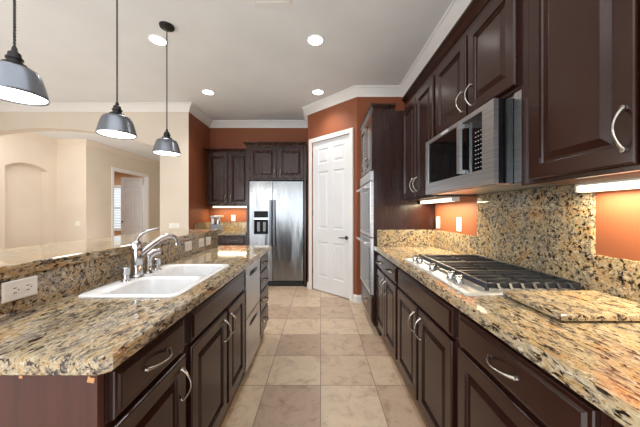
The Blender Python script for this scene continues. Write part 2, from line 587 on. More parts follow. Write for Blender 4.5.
# crown molding
CP = [(0.0, -0.118), (0.012, -0.118), (0.016, -0.1), (0.03, -0.085), (0.045, -0.055), (0.07, -0.035), (0.078, -0.022), (0.092, -0.018), (0.092, 0.0), (0.0, 0.0)]
CP = [(o, CEIL + z - 0.001) for o, z in CP]
kpath = [(XR, -3.5), (XR, 3.69), (DG1.x, 3.69), (DG0.x, DG0.y), (DG0.x, YB), (XS, YB), (XS, YA), (XL, YA), (XL, -3.5)]
struct('trim_1', MB().sweep(kpath, CP), 'white', smooth=35)
kpath = [(XS - 0.29, YB + 0.3), (XS - 0.29, 9.5), (-5.6, 9.5), (-5.6, 6.33), (XL, 6.33), (XL, YA + 0.16)]
struct('trim_2', MB().sweep(kpath, CP), 'wall_beige', smooth=35)
BP = [(0, 0.0), (0.014, 0.0), (0.014, 0.085), (0.008, 0.1), (0, 0.105)]
struct('baseboard_pantry', MB().sweep([(0.62, 3.69), (DG1.x, 3.69), tuple(DG0 + dd * 0.947)], BP), 'white')
struct('baseboard_pantry_return', MB().sweep([tuple(DG0 + dd * 0.036), tuple(DG0 + dd * 0.0)], BP), 'white')
struct('baseboard_dining', MB().sweep([(-5.6, DY0 - 0.08), (-5.6, 6.33), (XL, 6.33), (XL, NY1)], BP), 'white')
struct('baseboard_arch', MB().sweep([(XS - 0.003, YA), (AC + AW, YA)], BP), 'white')


def panel_slab(mb, fr, us, vs, cells, t, d=0.012):
    """door slab with raised panels; cells = set of (i,j)"""
    G = [[mb.v(fr(u, v, t)) for v in vs] for u in us]
    for i in range(len(us) - 1):
        for j in range(len(vs) - 1):
            q = [G[i][j], G[i + 1][j], G[i + 1][j + 1], G[i][j + 1]]
            if (i, j) not in cells:
                mb.face(q); continue
            prev = q
            for ins, w in ((0.012, t - d), (0.022, t - d), (0.05, t - 0.002)):
                r = [mb.v(fr(us[i] + ins, vs[j] + ins, w)), mb.v(fr(us[i + 1] - ins, vs[j] + ins, w)),
                     mb.v(fr(us[i + 1] - ins, vs[j + 1] - ins, w)), mb.v(fr(us[i] + ins, vs[j + 1] - ins, w))]
                for k in range(4):
                    mb.face([prev[k], prev[(k + 1) % 4], r[(k + 1) % 4], r[k]])
                prev = r
            mb.face(prev)
    # sides and back
    B = [mb.v(fr(us[0], vs[0], 0)), mb.v(fr(us[-1], vs[0], 0)), mb.v(fr(us[-1], vs[-1], 0)), mb.v(fr(us[0], vs[-1], 0))]
    mb.face(B)
    mb.face([B[0], B[1]] + [G[i][0] for i in range(len(us) - 1, -1, -1)])
    mb.face([B[3], B[2]] + [G[i][-1] for i in range(len(us) - 1, -1, -1)])
    mb.face([B[0], B[3]] + G[0][::-1]); mb.face([B[1], B[2]] + G[-1][::-1])
    return mb


SIX = {(1, 1), (3, 1), (1, 3), (3, 3), (1, 5), (3, 5)}
u0, u1 = OU0 + 0.004, OU1 - 0.004
us = [u0, u0 + 0.11, u0 + 0.335, u0 + 0.436, u1 - 0.11, u1]
us = [u0, u0 + 0.115, (u0 + u1) / 2 - 0.05, (u0 + u1) / 2 + 0.05, u1 - 0.115, u1]
vs = [0.014, 0.235, 0.79, 0.995, 1.90, 2.025, 2.26, OZ - 0.004]
vs = [0.014, 0.235, 0.79, 0.995, 1.90, 2.025, 2.26, 2.379]
d1 = struct('door_1', panel_slab(MB(), lambda u, v, w: FD(u, v, w - 0.055), us, vs, SIX, 0.04), 'door_white')
cas = MB()
cw = 0.064
cprof = lambda u, v, w: FD(u, v, w)
cas.fbox(FD, OU0 - cw, OU0, 0, OZ + cw, 0.001, 0.016); cas.fbox(FD, OU1, OU1 + cw, 0, OZ + cw, 0.001, 0.016); cas.fbox(FD, OU0, OU1, OZ, OZ + cw, 0.001, 0.016)
cas.fbox(FD, OU0 - cw + 0.008, OU0 - 0.035, 0, OZ + cw - 0.008, 0.016, 0.021); cas.fbox(FD, OU1 + 0.035, OU1 + cw - 0.008, 0, OZ + cw - 0.008, 0.016, 0.021)
cas.fbox(FD, OU0 - 0.035, OU1 + 0.035, OZ + 0.035, OZ + cw - 0.008, 0.016, 0.021)
link('door_frame', cas, 'white', d1)
hd = MB()
hu, hz = u1 - 0.07, 0.885
c = Vector(FD(hu, hz, -0.014)); nn = Vector((dn.x, dn.y, 0)); ud = Vector((dd.x, dd.y, 0))
hd.tube([c, c + nn * 0.008], 0.028, 20); hd.tube([c + nn * 0.006, c + nn * 0.05], 0.009, 12)
hd.tube([c + nn * 0.045 + ud * 0.006, c + nn * 0.05 - ud * 0.03, c + nn * 0.05 - ud * 0.09, c + nn * 0.045 - ud * 0.115 - Vector((0, 0, 0.006))], [0.009, 0.009, 0.007, 0.005], 10)
hl = link('door_handle', hd, 'dark_steel', d1, smooth=40)
hg = MB()
for z in (0.25, 1.2, 2.15): hg.fbox(FD, u0 - 0.003, u0 + 0.006, z, z + 0.09, -0.016, -0.008)
link('hinge', hg, 'nickel', d1)

# bedroom double doorway with a door leaf standing open
cs = MB()
FEb = FE(-5.6)
cs.fbox(FEb, DY0 - 0.07, DY0, 0, DZ + 0.07, 0.001, 0.018); cs.fbox(FEb, DY1, DY1 + 0.07, 0, DZ + 0.07, 0.001, 0.018); cs.fbox(FEb, DY0, DY1, DZ, DZ + 0.07, 0.001, 0.018)
cs.fbox(FEb, DY0, DY0 + 0.014, 0, DZ, -0.12, 0.001); cs.fbox(FEb, DY1 - 0.014, DY1, 0, DZ, -0.12, 0.001); cs.fbox(FEb, DY0 + 0.014, DY1 - 0.014, DZ - 0.014, DZ, -0.12, 0.001)
d2 = struct('door_2', cs, 'white')
lw = 0.67; lx0 = -5.74 - lw
us = [lx0, lx0 + 0.1, lx0 + 0.295, lx0 + 0.375, lx0 + lw - 0.1, lx0 + lw]
vs = [0.014, 0.235, 0.79, 0.995, 1.90, 2.025, 2.26, 2.37]
link('door_leaf', panel_slab(MB(), FS(8.56), us, vs, SIX, 0.04), 'door_white', d2)
kb = MB(); kb.tube([(lx0 + 0.07, 8.52, 0.95), (lx0 + 0.07, 8.47, 0.95)], [0.012, 0.03], 14)
link('door_handle', kb, 'nickel', d2, smooth=40)

# shuttered bedroom window
w1 = struct('window_1', MB().box(WX0 - 0.07, WX1 + 0.07, BY - 0.05, BY - 0.001, WZ0 - 0.06, WZ0), 'white')
f = MB()
f.box(WX0 - 0.07, WX0, BY - 0.03, BY - 0.001, WZ0, WZ1 + 0.07); f.box(WX1, WX1 + 0.07, BY - 0.03, BY - 0.001, WZ0, WZ1 + 0.07); f.box(WX0, WX1, BY - 0.03, BY - 0.001, WZ1, WZ1 + 0.07)
link('window_frame', f, 'white', w1)
link('pane', MB().box(WX0, WX1, BY + 0.08, BY + 0.09, WZ0, WZ1), 'glass', w1)
for k in range(4):
    a = WX0 + (WX1 - WX0) / 4 * k + 0.004; b = a + (WX1 - WX0) / 4 - 0.008
    s = MB()
    s.box(a, a + 0.05, BY + 0.01, BY + 0.04, WZ0, WZ1); s.box(b - 0.05, b, BY + 0.01, BY + 0.04, WZ0, WZ1)
    for z in (WZ0, (WZ0 + WZ1) / 2 - 0.03, WZ1 - 0.06): s.box(a + 0.05, b - 0.05, BY + 0.01, BY + 0.04, z, z + 0.06)
    z = WZ0 + 0.09
    while z < WZ1 - 0.09:
        s.prism([(0.0, z), (0.05, z + 0.028), (0.05, z + 0.036), (0.0, z + 0.008)], lambda u, v, w, a=a: (a + 0.05 + w, BY + u, v), 0, b - a - 0.1)
        z += 0.066
    link('shutter', s, 'white', w1)

# ------------------------------------------------------------------ cabinet parts
DOOR = [(0.0, 0.0), (0.0, 0.014), (0.002, 0.018), (0.006, 0.02), (0.054, 0.02), (0.056, 0.012), (0.060, 0.007), (0.068, 0.007), (0.092, 0.0165), (0.096, 0.017)]
DRAWER = [(0.0, 0.0), (0.0, 0.010), (0.003, 0.013), (0.012, 0.014), (0.017, 0.018), (0.02, 0.02)]


def door_mesh(fr, u0, u1, v0, v1): return MB().panel(fr, u0, u1, v0, v1, DOOR)
def drawer_mesh(fr, u0, u1, v0, v1): return MB().panel(fr, u0, u1, v0, v1, DRAWER)


def bow(fr, u, v, vertical=True, L=0.115, out=0.032):
    """arched bar pull with spread feet, on a face whose surface is w = 0.02"""
    pts, rad = [], []
    for k in range(15):
        t = k / 14
        s = (t - 0.5) * L
        w = 0.022 + out * (math.sin(PI * t) ** 0.75)
        pts.append(fr(u, v + s, w) if vertical else fr(u + s, v, w)); rad.append(0.0033 + 0.0036 * abs(2 * t - 1) ** 3)
    mb = MB(); mb.tube(pts, rad, 10, sx=1.15)
    for s in (-0.5, 0.5):
        a = fr(u, v + s * L, 0.0205) if vertical else fr(u + s * L, v, 0.0205)
        b = fr(u, v + s * L, 0.028) if vertical else fr(u + s * L, v, 0.028)
        mb.tube([a, b], [0.0085, 0.007], 10)
    return mb


def add_door(root, fr, u0, u1, v0, v1, hu=None, hv=None, mat='wood'):
    d = link('door', door_mesh(fr, u0, u1, v0, v1), mat, root)
    if hu is not None: link('handle', bow(fr, hu, hv), 'nickel', d, smooth=50)
    return d


def add_drawer(root, fr, u0, u1, v0, v1, hus=(), mat='wood', name='drawer'):
    d = link(name, drawer_mesh(fr, u0, u1, v0, v1), mat, root)
    for hu in hus: link('handle', bow(fr, hu, (v0 + v1) / 2, False), 'nickel', d, smooth=50)
    return d


DZ0, DZ1, WZA, WZB = 0.15, 0.70, 0.717, 0.845   # door and drawer heights

# ------------------------------------------------------------------ right run of base cabinets


def base_right(y0, y1, drawers, doors, label, fronts=()):
    r = thing('base_cabinet', (0.875, (y0 + y1) / 2, 0), label, 'cabinet')
    link('body', MB().box(0.584, 1.165, y0, y1, 0.1, 0.87), 'wood', r)
    link('toe_kick', MB().box(0.62, 1.16, y0, y1, 0.0, 0.1), 'toe', r)
    fr = FW(0.583)
    for a, b, hus in drawers: add_drawer(r, fr, a, b, WZA, WZB, hus)
    for a, b in fronts: add_drawer(r, fr, a, b, WZA, WZB, (), name='front_panel')
    for a, b, hu in doors: add_door(r, fr, a, b, DZ0, DZ1, hu, 0.60)
    return r


base_right(1.968, 2.693, [(1.99, 2.685, (2.16, 2.51))], [(1.99, 2.333, 2.30), (2.343, 2.685, 2.376)],
           'dark wood base cabinet against the tall oven cabinet, one wide drawer with two pulls')
base_right(1.118, 1.966, [], [(1.143, 1.53, 1.495), (1.56, 1.94, 1.595)],
           'dark wood base cabinet under the gas cooktop, plain front panel over two doors', fronts=[(1.143, 1.94)])
base_right(0.53, 1.116, [(0.553, 1.092, (0.82,))], [(0.553, 1.092, 0.59)],
           'dark wood base cabinet under the loose granite slab, one drawer with a single pull')
base_right(-0.1, 0.528, [(-0.08, 0.507, (0.21,))], [(-0.08, 0.507, -0.04)],
           'dark wood base cabinet at the near right corner, running out of the picture')

tag(link('countertop', slab([(0.545, -0.3), (1.148, -0.3), (1.148, 2.694), (0.545, 2.694)], 0.871, 0.915, 0.009), 'granite'),
    'long golden granite countertop holding the gas cooktop on the right', 'countertop')
tag(link('backsplash', slab([(1.1485, 1.947), (1.1685, 1.947), (1.1685, 2.673), (1.1485, 2.673)], 0.916, 1.08, 0.003), 'granite_v'),
    'low granite backsplash strip under the two light switches', 'backsplash')
tag(link('backsplash', slab([(1.1485, 1.125), (1.1685, 1.125), (1.1685, 1.945), (1.1485, 1.945)], 0.916, 1.3865, 0.003), 'granite_v'),
    'tall granite backsplash panel behind the gas cooktop below the microwave', 'backsplash')
tag(link('backsplash', slab([(1.1485, -0.3), (1.1685, -0.3), (1.1685, 1.123), (1.1485, 1.123)], 0.916, 1.08, 0.003), 'granite_v'),
    'low granite backsplash strip behind the loose granite slab at the right edge', 'backsplash')
tag(link('backsplash', slab([(0.575, 2.674), (1.168, 2.674), (1.168, 2.694), (0.575, 2.694)], 0.916, 1.08, 0.003), 'granite_v'),
    'short granite backsplash strip standing against the side of the oven cabinet', 'backsplash')
gb = tag(link('granite_board', slab([(0.745, 0.82), (1.12, 0.82), (1.12, 1.082), (0.745, 1.082)], 0.9205, 0.941, 0.005), 'granite_b'),
    'loose rectangular granite slab lying on the counter beside the cooktop', 'board')
for x in (0.775, 1.09):
    for y in (0.85, 1.05):
        link('foot', MB().lathe((x, y, 0.9152), [(0.01, 0), (0.01, 0.005)], 14), 'black_matte', gb)

# ------------------------------------------------------------------ gas cooktop
ck = thing('gas_cooktop', (0.86, 1.52, 0.915), 'stainless gas cooktop with black cast iron grates set on the granite counter', 'cooktop')
CY0, CY1, CX0, CX1 = 1.09, 1.935, 0.6, 1.125
t = MB(); t.loops([[(x, y, z) for x, y in rrect(CX0 + i, CX1 - i, CY0 + i, CY1 - i, 0.02)] for i, z in ((0, 0.9155), (0, 0.918), (0.008, 0.923), (0.02, 0.925), (0.026, 0.922))])
link('tray', t, 'tray', ck, smooth=40)
for x, y, rr in ((0.80, 1.24, 0.04), (1.0, 1.24, 0.034), (0.905, 1.512, 0.055), (0.80, 1.79, 0.034), (1.0, 1.79, 0.04)):
    b = link('burner', MB().lathe((x, y, 0.9225), [(rr + 0.02, 0), (rr + 0.015, 0.006), (rr, 0.008), (rr, 0.016)], 24), 'steel', ck, smooth=35)
    link('burner_cap', MB().lathe((x, y, 0.9388), [(rr - 0.002, 0), (rr, 0.003), (rr - 0.006, 0.008)], 24), 'black_matte', b, smooth=35)
GX0, GX1 = 0.705, 1.112
gy = [1.128, 1.386, 1.388 + 0.256, 1.906]
for k in range(3):
    a, b = gy[k] + 0.001, gy[k + 1] - 0.001
    g = MB(); z0, z1 = 0.934, 0.958
    g.box(GX0, GX0 + 0.016, a, b, 0.932, z1, 0.003); g.box(GX1 - 0.014, GX1, a, b, 0.932, z1, 0.003)
    g.box(GX0 + 0.016, GX1 - 0.014, a, a + 0.012, z0, z1 - 0.004); g.box(GX0 + 0.016, GX1 - 0.014, b - 0.012, b, z0, z1 - 0.004)
    m = 3
    for i in range(1, m + 1):
        y = a + (b - a) * i / (m + 1)
        g.box(GX0 + 0.016, GX1 - 0.014, y - 0.0038, y + 0.0038, 0.944, z1 - 0.001)
    for i in range(1, 8):
        x = GX0 + (GX1 - GX0) * i / 8
        if k == 0:
            # angled fingers along the near end of the grate
            g.prism([(a - 0.016, 0.934), (a, 0.934), (a + 0.02, z1), (a, z1 - 0.002)], lambda u, v, w, x=x: (x + w, u, v), -0.006, 0.006)
    for i in (4,):
        x = GX0 + (GX1 - GX0) * i / 8
        g.box(x - 0.005, x + 0.005, a + 0.012, b - 0.012, 0.942, z1 - 0.006)
    for fx in (GX0 + 0.002, GX1 - 0.014):
        for fy in (a + 0.002, b - 0.014): g.box(fx, fx + 0.012, fy, fy + 0.012, 0.9232, 0.935)
    link('grate', g, 'iron', ck)
for y in (1.255, 1.335, 1.55, 1.745, 1.83):
    kx = 0.655
    kn = MB(); kn.lathe((kx, y, 0.9252), [(0.022, 0), (0.022, 0.004), (0.018, 0.006), (0.0175, 0.024), (0.015, 0.028)], 20)
    kk = link('knob', kn, 'chrome', ck, smooth=35)
    kg = MB().box(kx - 0.018, kx + 0.018, y - 0.005, y + 0.005, 0.9533, 0.961, 0.002)
    link('knob_grip', kg, 'chrome', kk)

# ------------------------------------------------------------------ right wall cabinets


def upper_right(y0, y1, z0, doors, label, zd0):
    r = thing('upper_cabinet', (1.0, (y0 + y1) / 2, z0), label, 'cabinet')
    link('body', MB().box(0.851, 1.168, y0, y1, z0 + 0.012, 2.327), 'wood', r)
    link('face_rail', MB().box(0.851, 0.871, y0, y1, z0, z0 + 0.0118), 'wood', r)
    link('bottom_panel', MB().box(0.8715, 1.168, y0, y1, z0 + 0.004, z0 + 0.0118), 'wood_raw', r)
    fr = FW(0.85)
    for a, b_, hu, hv in doors: add_door(r, fr, a, b_, zd0, 2.275, hu, hv)
    return r


upper_right(1.946, 2.696, 1.372, [(1.965, 2.318, 2.285, 1.50), (2.332, 2.688, 2.365, 1.50)],
            'dark wood wall cabinet with two tall doors beside the oven cabinet, over the switches', 1.388)
upper_right(1.124, 1.944, 1.79, [(1.136, 1.497, 1.462, 1.905), (1.522, 1.92, 1.557, 1.905)],
            'dark wood wall cabinet with two short doors above the microwave', 1.806)
upper_right(0.335, 1.122, 1.372, [(0.699, 1.062, 0.722, 1.487), (0.35, 0.69, 0.373, 1.487)],
            'large dark wood wall cabinet at the right edge, beside the microwave', 1.388)
CB = [(0.0, 0.0), (0.004, 0.0), (0.006, 0.008), (0.02, 0.024), (0.033, 0.039), (0.039, 0.043), (0.045, 0.045), (0.045, 0.058)]


def crown(z, k=1.0):
    '''profile to the right of a path (outward), closed behind'''
    return [(-a * k, z + b) for a, b in CB] + [(0.12, z + 0.058), (0.12, z + 0.001), (0.0, z + 0.001)][:2]


tag(link('cabinet_crown', MB().sweep([(0.85, 2.64), (0.85, 0.335)], crown(2.328)), 'wood', smooth=35),
    'long dark wood crown molding along the top of the right wall cabinets', 'molding')

# microwave
mw = thing('microwave', (0.97, 1.58, 1.388), 'stainless over-range microwave with black glass door hanging above the cooktop', 'microwave')
MY0, MY1, MZ0, MZ1 = 1.178, 1.94, 1.388, 1.766
link('body', MB().box(0.872, 1.166, MY0, MY1, MZ0, 1.788), 'steel', mw)
link('front_housing', MB().box(0.792, 0.8715, MY0 + 0.002, MY1, MZ0, MZ1), 'black', mw)
fr = FW(0.7915)
df = MB()
Y = [MY0, 1.262, 1.898, MY1]; Z = [MZ0, 1.462, 1.695, MZ1]
df.fbox(fr, MY0, 1.262, MZ0, MZ1, 0, 0.022); df.fbox(fr, 1.898, MY1, MZ0, MZ1, 0, 0.022)
df.fbox(fr, 1.262, 1.898, MZ0, 1.462, 0, 0.022); df.fbox(fr, 1.262, 1.898, 1.742, MZ1, 0, 0.022)
dr = link('door', df, 'steel', mw)
link('window', MB().fbox(fr, 1.455, 1.898, 1.462, 1.742, 0, 0.017), 'glass_black', dr)
hm = MB()
hm.fbox(fr, 1.415, 1.444, 1.468, 1.735, 0.035, 0.05); hm.fbox(fr, 1.418, 1.439, 1.465, 1.485, 0.017, 0.035); hm.fbox(fr, 1.418, 1.439, 1.71, 1.73, 0.017, 0.035)
link('handle', hm, 'steel', dr)
cp = link('control_panel', MB().fbox(fr, 1.262, 1.454, 1.462, 1.742, 0, 0.016), 'glass_black', mw)
mk = MB()
for i in range(3):
    for j in range(9):
        mk.fbox(fr, 1.275 + i * 0.022, 1.284 + i * 0.022, 1.478 + j * 0.022, 1.4815 + j * 0.022, 0.0162, 0.0168)
link('button', mk, 'marks', cp)
link('display', MB().fbox(fr, 1.272, 1.345, 1.70, 1.73, 0.0162, 0.0166), 'black', cp)
link('badge', MB().fbox(fr, 1.60, 1.69, 1.747, 1.762, 0.0222, 0.024), 'marks', dr)
link('filler_panel', MB().box(0.86, 0.8715, 1.1245, 1.1765, 1.39, 1.787), 'steel', mw)
link('vent_grille', MB().box(0.80, 0.865, MY0 + 0.03, MY1 - 0.03, MZ0 - 0.004, MZ0 - 0.0005), 'steel', mw)


def strip(x0, x1, y0, y1, z0, z1, label, axis='y', power=9.5):
    r = thing('strip_light', ((x0 + x1) / 2, (y0 + y1) / 2, z0), label, 'strip light')
    link('housing', MB().box(x0, x1, y0, y1, z1 - 0.008, z1), 'plate', r)
    link('diffuser', MB().box(x0 + 0.002, x1 - 0.002, y0 + 0.008, y1 - 0.008, z0, z1 - 0.0082, 0.004), 'strip_glow', r)
    for k in (0, 1):
        if axis == 'y': c_ = MB().box(x0, x1, (y0, y1 - 0.0075)[k], (y0 + 0.0075, y1)[k], z0 - 0.001, z1 - 0.0082)
        else: c_ = MB().box((x0, x1 - 0.0075)[k], (x0 + 0.0075, x1)[k], y0 + 0.002, y1 - 0.002, z0 - 0.001, z1 - 0.0082)
        link('end_cap', c_, 'plate', r)
    ll = bpy.data.lights.new('tube', 'AREA'); ll.shape = 'RECTANGLE'; ll.energy = power; ll.color = (1.0, 0.85, 0.56)
    ll.size, ll.size_y = (x1 - x0, y1 - y0)
    lo = bpy.data.objects.new('tube', ll); COL.objects.link(lo); lo.parent = r; lo.location = (0, 0, -0.004)
    return r


strip(1.07, 1.13, 0.36, 1.115, 1.343, 1.3755, 'glowing strip light under the large wall cabinet at the right edge')
strip(1.0, 1.06, 2.02, 2.66, 1.343, 1.3755, 'glowing strip light under the wall cabinet next to the oven cabinet')

# ------------------------------------------------------------------ oven cabinet
TY0, TY1 = 2.698, 3.42
ot = thing('oven_cabinet', (0.85, 3.06, 0), 'tall dark wood cabinet housing the double wall oven beside the pantry door', 'cabinet')
tb = MB()
tb.box(0.542, 1.168, TY0, TY0 + 0.02, 0.1, 2.292); tb.box(0.542, 1.168, TY1 - 0.02, TY1, 0.1, 2.292)
tb.box(0.542, 1.168, TY0 + 0.02, TY1 - 0.02, 1.685, 2.292); tb.box(0.542, 1.168, TY0 + 0.02, TY1 - 0.02, 0.1, 0.40); tb.box(1.14, 1.168, TY0 + 0.02, TY1 - 0.02, 0.40, 1.685)
link('body', tb, 'wood', ot)
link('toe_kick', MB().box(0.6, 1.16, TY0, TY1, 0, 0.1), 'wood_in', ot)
fr = FW(0.5415)
add_door(ot, fr, TY0 + 0.012, 3.054, 1.70, 2.275, 3.02, 1.81)
add_door(ot, fr, 3.064, TY1 - 0.012, 1.70, 2.275, 3.10, 1.81)
add_drawer(ot, fr, TY0 + 0.012, TY1 - 0.012, 0.12, 0.385, (3.06,))
link('crown', MB().sweep([(0.9, TY1), (0.542, TY1), (0.542, TY0), (0.76, TY0)], crown(2.293, 0.8)), 'wood', ot, smooth=35)
ov = thing('wall_oven', (0.83, 3.06, 0.405), 'stainless double wall oven with dark glass doors built into the tall cabinet', 'oven')
OY0, OY1 = TY0 + 0.0225, TY1 - 0.0225
link('body', MB().box(0.56, 1.13, OY0, OY1, 0.405, 1.68), 'black_matte', ov)
fr = FW(0.5595)
link('control_panel', MB().fbox(fr, OY0, OY1, 1.585, 1.68, 0, 0.05), 'steel', ov)
for z0, z1, nm in ((1.0, 1.575, 'upper'), (0.41, 0.99, 'lower')):
    fr2 = MB().panel(fr, OY0, OY1, z0, z1, [(0, 0), (0, 0.045), (0.004, 0.05)])
    d = link('oven_door', fr2, 'steel', ov)
    link('window', MB().fbox(fr, OY0 + 0.04, OY1 - 0.04, z0 + 0.045, z1 - 0.105, 0.0502, 0.053), 'glass_black', d)
    h = MB(); hz = z1 - 0.055
    h.tube([fr(OY0 + 0.04, hz, 0.095), fr(OY1 - 0.04, hz, 0.095)], 0.012, 12)
    for y in (OY0 + 0.07, OY1 - 0.07): h.tube([fr(y, hz, 0.05), fr(y, hz, 0.095)], 0.009, 10)
    link('handle', h, 'steel', d, smooth=40)

# ------------------------------------------------------------------ island with raised bar
struct('wall_island', MB().box(-1.2, -1.072, 0.655, 2.72, 0, 1.036), 'wall_beige')
ep = tag(link('end_panel', MB().box(-1.0715, -0.552, 0.655, 0.675, 0, 0.87), 'wood_end'),
         'reddish brown wood end panel of the island with two chipped spots at its top', 'panel')
for x, z, s in ((-0.567, 0.846, 0.01), (-0.74, 0.853, 0.005)):
    c_ = MB().prism([(x - s, z - s * 0.6), (x + s * 0.7, z - s * 0.9), (x + s, z + s * 0.4), (x + s * 0.1, z + s * 0.5), (x - s * 0.6, z + s)], FS(0.655), 0.0002, 0.0012)
    link('chip', c_, 'chip', ep)['label'] = 'pale bare wood chip'


def base_left(y0, y1, label, cat='cabinet'):
    r = thing('base_cabinet', (-0.8, (y0 + y1) / 2, 0), label, cat)
    link('body', MB().box(-1.068, -0.551, y0, y1, 0.1, 0.87), 'wood', r)
    link('toe_kick', MB().box(-1.068, -0.585, y0, y1, 0, 0.1), 'toe', r)
    return r


fr = FE(-0.5505)
c1 = base_left(0.677, 1.072, 'dark wood island cabinet nearest the end panel, one drawer over one door')
add_drawer(c1, fr, 0.69, 1.048, WZA, WZB, (0.865,)); add_door(c1, fr, 0.69, 1.048, DZ0, DZ1, 1.015, 0.60)
c2 = thing('base_cabinet', (-0.8, 1.478, 0), 'dark wood island cabinet under the white sink, plain front panel over two doors', 'cabinet')
bb = MB()
bb.box(-0.572, -0.551, 1.074, 1.88, 0.1, 0.87); bb.box(-1.068, -0.572, 1.074, 1.094, 0.1, 0.87); bb.box(-1.068, -0.572, 1.86, 1.88, 0.1, 0.87)
bb.box(-1.068, -1.05, 1.094, 1.86, 0.1, 0.87); bb.box(-1.05, -0.572, 1.094, 1.86, 0.1, 0.12)
link('body', bb, 'wood', c2)
link('toe_kick', MB().box(-1.068, -0.585, 1.074, 1.88, 0, 0.1), 'toe', c2)
add_drawer(c2, fr, 1.096, 1.862, WZA, WZB, (), name='front_panel')
add_door(c2, fr, 1.096, 1.507, DZ0, DZ1, 1.472, 0.60); add_door(c2, fr, 1.535, 1.862, DZ0, DZ1, 1.57, 0.60)
dw = thing('dishwasher', (-0.8, 2.1, 0), 'stainless two drawer dishwasher built into the island past the sink', 'dishwasher')
DA, DB = 1.884, 2.318
link('body', MB().box(-1.06, -0.56, DA, DB, 0.1, 0.868), 'black_matte', dw)
link('toe_kick', MB().box(-1.06, -0.59, DA, DB, 0.0, 0.1), 'black_matte', dw)
frd = FE(-0.5595)
for z0, z1 in ((0.495, 0.862), (0.115, 0.485)):
    m_ = MB()
    a, b = DA + 0.004, DB - 0.004
    hb, ht = z1 - 0.085, z1 - 0.05
    hy0, hy1 = a + 0.1, b - 0.1
    m_.fbox(frd, a, b, z0, hb, 0, 0.03); m_.fbox(frd, a, b, ht, z1, 0, 0.03); m_.fbox(frd, a, hy0, hb, ht, 0, 0.03); m_.fbox(frd, hy1, b, hb, ht, 0, 0.03)
    d_ = link('drawer', m_, 'steel', dw)
    link('handle_recess', MB().fbox(frd, hy0 + 0.001, hy1 - 0.001, hb + 0.001, ht - 0.001, 0, 0.008), 'black_matte', d_)
c4 = base_left(2.322, 2.722, 'dark wood island cabinet with a stack of four drawers at the far end')
for z0, z1 in ((0.717, 0.845), (0.535, 0.70), (0.345, 0.518), (0.15, 0.328)):
    add_drawer(c4, fr, 2.34, 2.712, z0, z1, (2.526,))

hole = rrect(-0.965, -0.605, 1.085, 1.69, 0.03)
tag(link('countertop', slab([(-0.525, 0.625), (-0.505, 0.645), (-0.505, 2.735), (-1.05, 2.735), (-1.05, 0.625)], 0.871, 0.915, 0.009, hole), 'granite'),
    'granite island countertop with the white sink set into it', 'countertop')
tag(link('backsplash', MB().box(-1.0715, -1.0505, 0.655, 2.72, 0.872, 1.0365), 'granite_v'),
    'granite backsplash of the island between sink counter and raised bar', 'backsplash')
tag(link('bar_top', slab([(-1.55, 0.6), (-1.045, 0.6), (-1.045, 2.775), (-1.55, 2.775)], 1.037, 1.08, 0.008), 'granite'),
    'raised granite bar top running along the island behind the sink', 'countertop')

# sink
sk = thing('kitchen_sink', (-0.785, 1.39, 0.7), 'white double bowl kitchen sink set in the island countertop', 'sink')
sm = MB()
X0, X1, Y0, Y1 = -0.99, -0.58, 1.06, 1.715
rings = [[(x, y, z) for x, y in rrect(X0 + i, X1 - i, Y0 + i, Y1 - i, 0.035)] for i, z in ((0.0, 0.9155), (0.0, 0.92), (0.004, 0.924), (0.01, 0.9255))]
R = sm.loops(rings, cap0=False, cap1=False)
ring = R[-1]
es = []


def loop_edges(lst):
    out = []
    for i in range(len(lst)):
        a, b = lst[i], lst[(i + 1) % len(lst)]
        out.append(sm.bm.edges.get((a, b)) or sm.bm.edges.new((a, b)))
    return out


es += loop_edges(ring)
bowls = [(-0.9, -0.605, 1.088, 1.365), (-0.9, -0.605, 1.4, 1.69)]
tops = []
for (a, b, c_, d_) in bowls:
    lst = [sm.v((x, y, 0.9255)) for x, y in rrect(a, b, c_, d_, 0.045)]
    es += loop_edges(lst); tops.append(lst)
bmesh.ops.triangle_fill(sm.bm, edges=es, use_beauty=True)
for (a, b, c_, d_), lst in zip(bowls, tops):
    prev = lst
    for i, z in ((0.004, 0.922), (0.007, 0.91), (0.012, 0.80), (0.02, 0.755), (0.05, 0.735), (0.09, 0.733)):
        cur = [sm.v((x, y, z)) for x, y in rrect(a + i, b - i, c_ + i, d_ - i, max(0.045 - i * 0.3, 0.02))]
        for k in range(len(cur)):
            j = (k + 1) % len(cur)
            sm.face([prev[k], prev[j], cur[j], cur[k]])
        prev = cur
    sm.face(prev)
link('basin', sm, 'sink', sk, smooth=40)
for (a, b, c_, d_) in bowls:
    link('drain', MB().lathe(((a + b) / 2, (c_ + d_) / 2, 0.7335), [(0.042, 0), (0.04, 0.003), (0.028, 0.0035), (0.026, 0.001)], 24), 'chrome', sk, smooth=40)

# faucet and its companions
FX, FY, FZ = -0.945, 1.365, 0.926
fc = thing('faucet', (FX, FY, FZ), 'tall chrome single lever faucet with curved spout at the sink', 'faucet')
link('body', MB().lathe((FX, FY, FZ), [(0.032, 0), (0.031, 0.006), (0.0255, 0.012), (0.0245, 0.06), (0.0235, 0.062), (0.0235, 0.064), (0.0245, 0.066), (0.023, 0.13), (0.0225, 0.132), (0.0255, 0.135), (0.0255, 0.15), (0.0225, 0.153), (0.0215, 0.175), (0.016, 0.186), (0.0, 0.19)][:-1], 28), 'chrome', fc, smooth=35)
sp = Vector((0.62, 0.78, 0)).normalized()
sp = Vector((0.115, 0.135, 0)); L_ = sp.length; sp = sp.normalized()
pts = []; rad = []
prof = [(0.015, 0.118), (0.04, 0.138), (0.075, 0.165), (0.105, 0.186), (0.13, 0.198), (0.15, 0.203), (0.168, 0.2), (0.182, 0.19), (0.19, 0.175), (0.193, 0.155)]
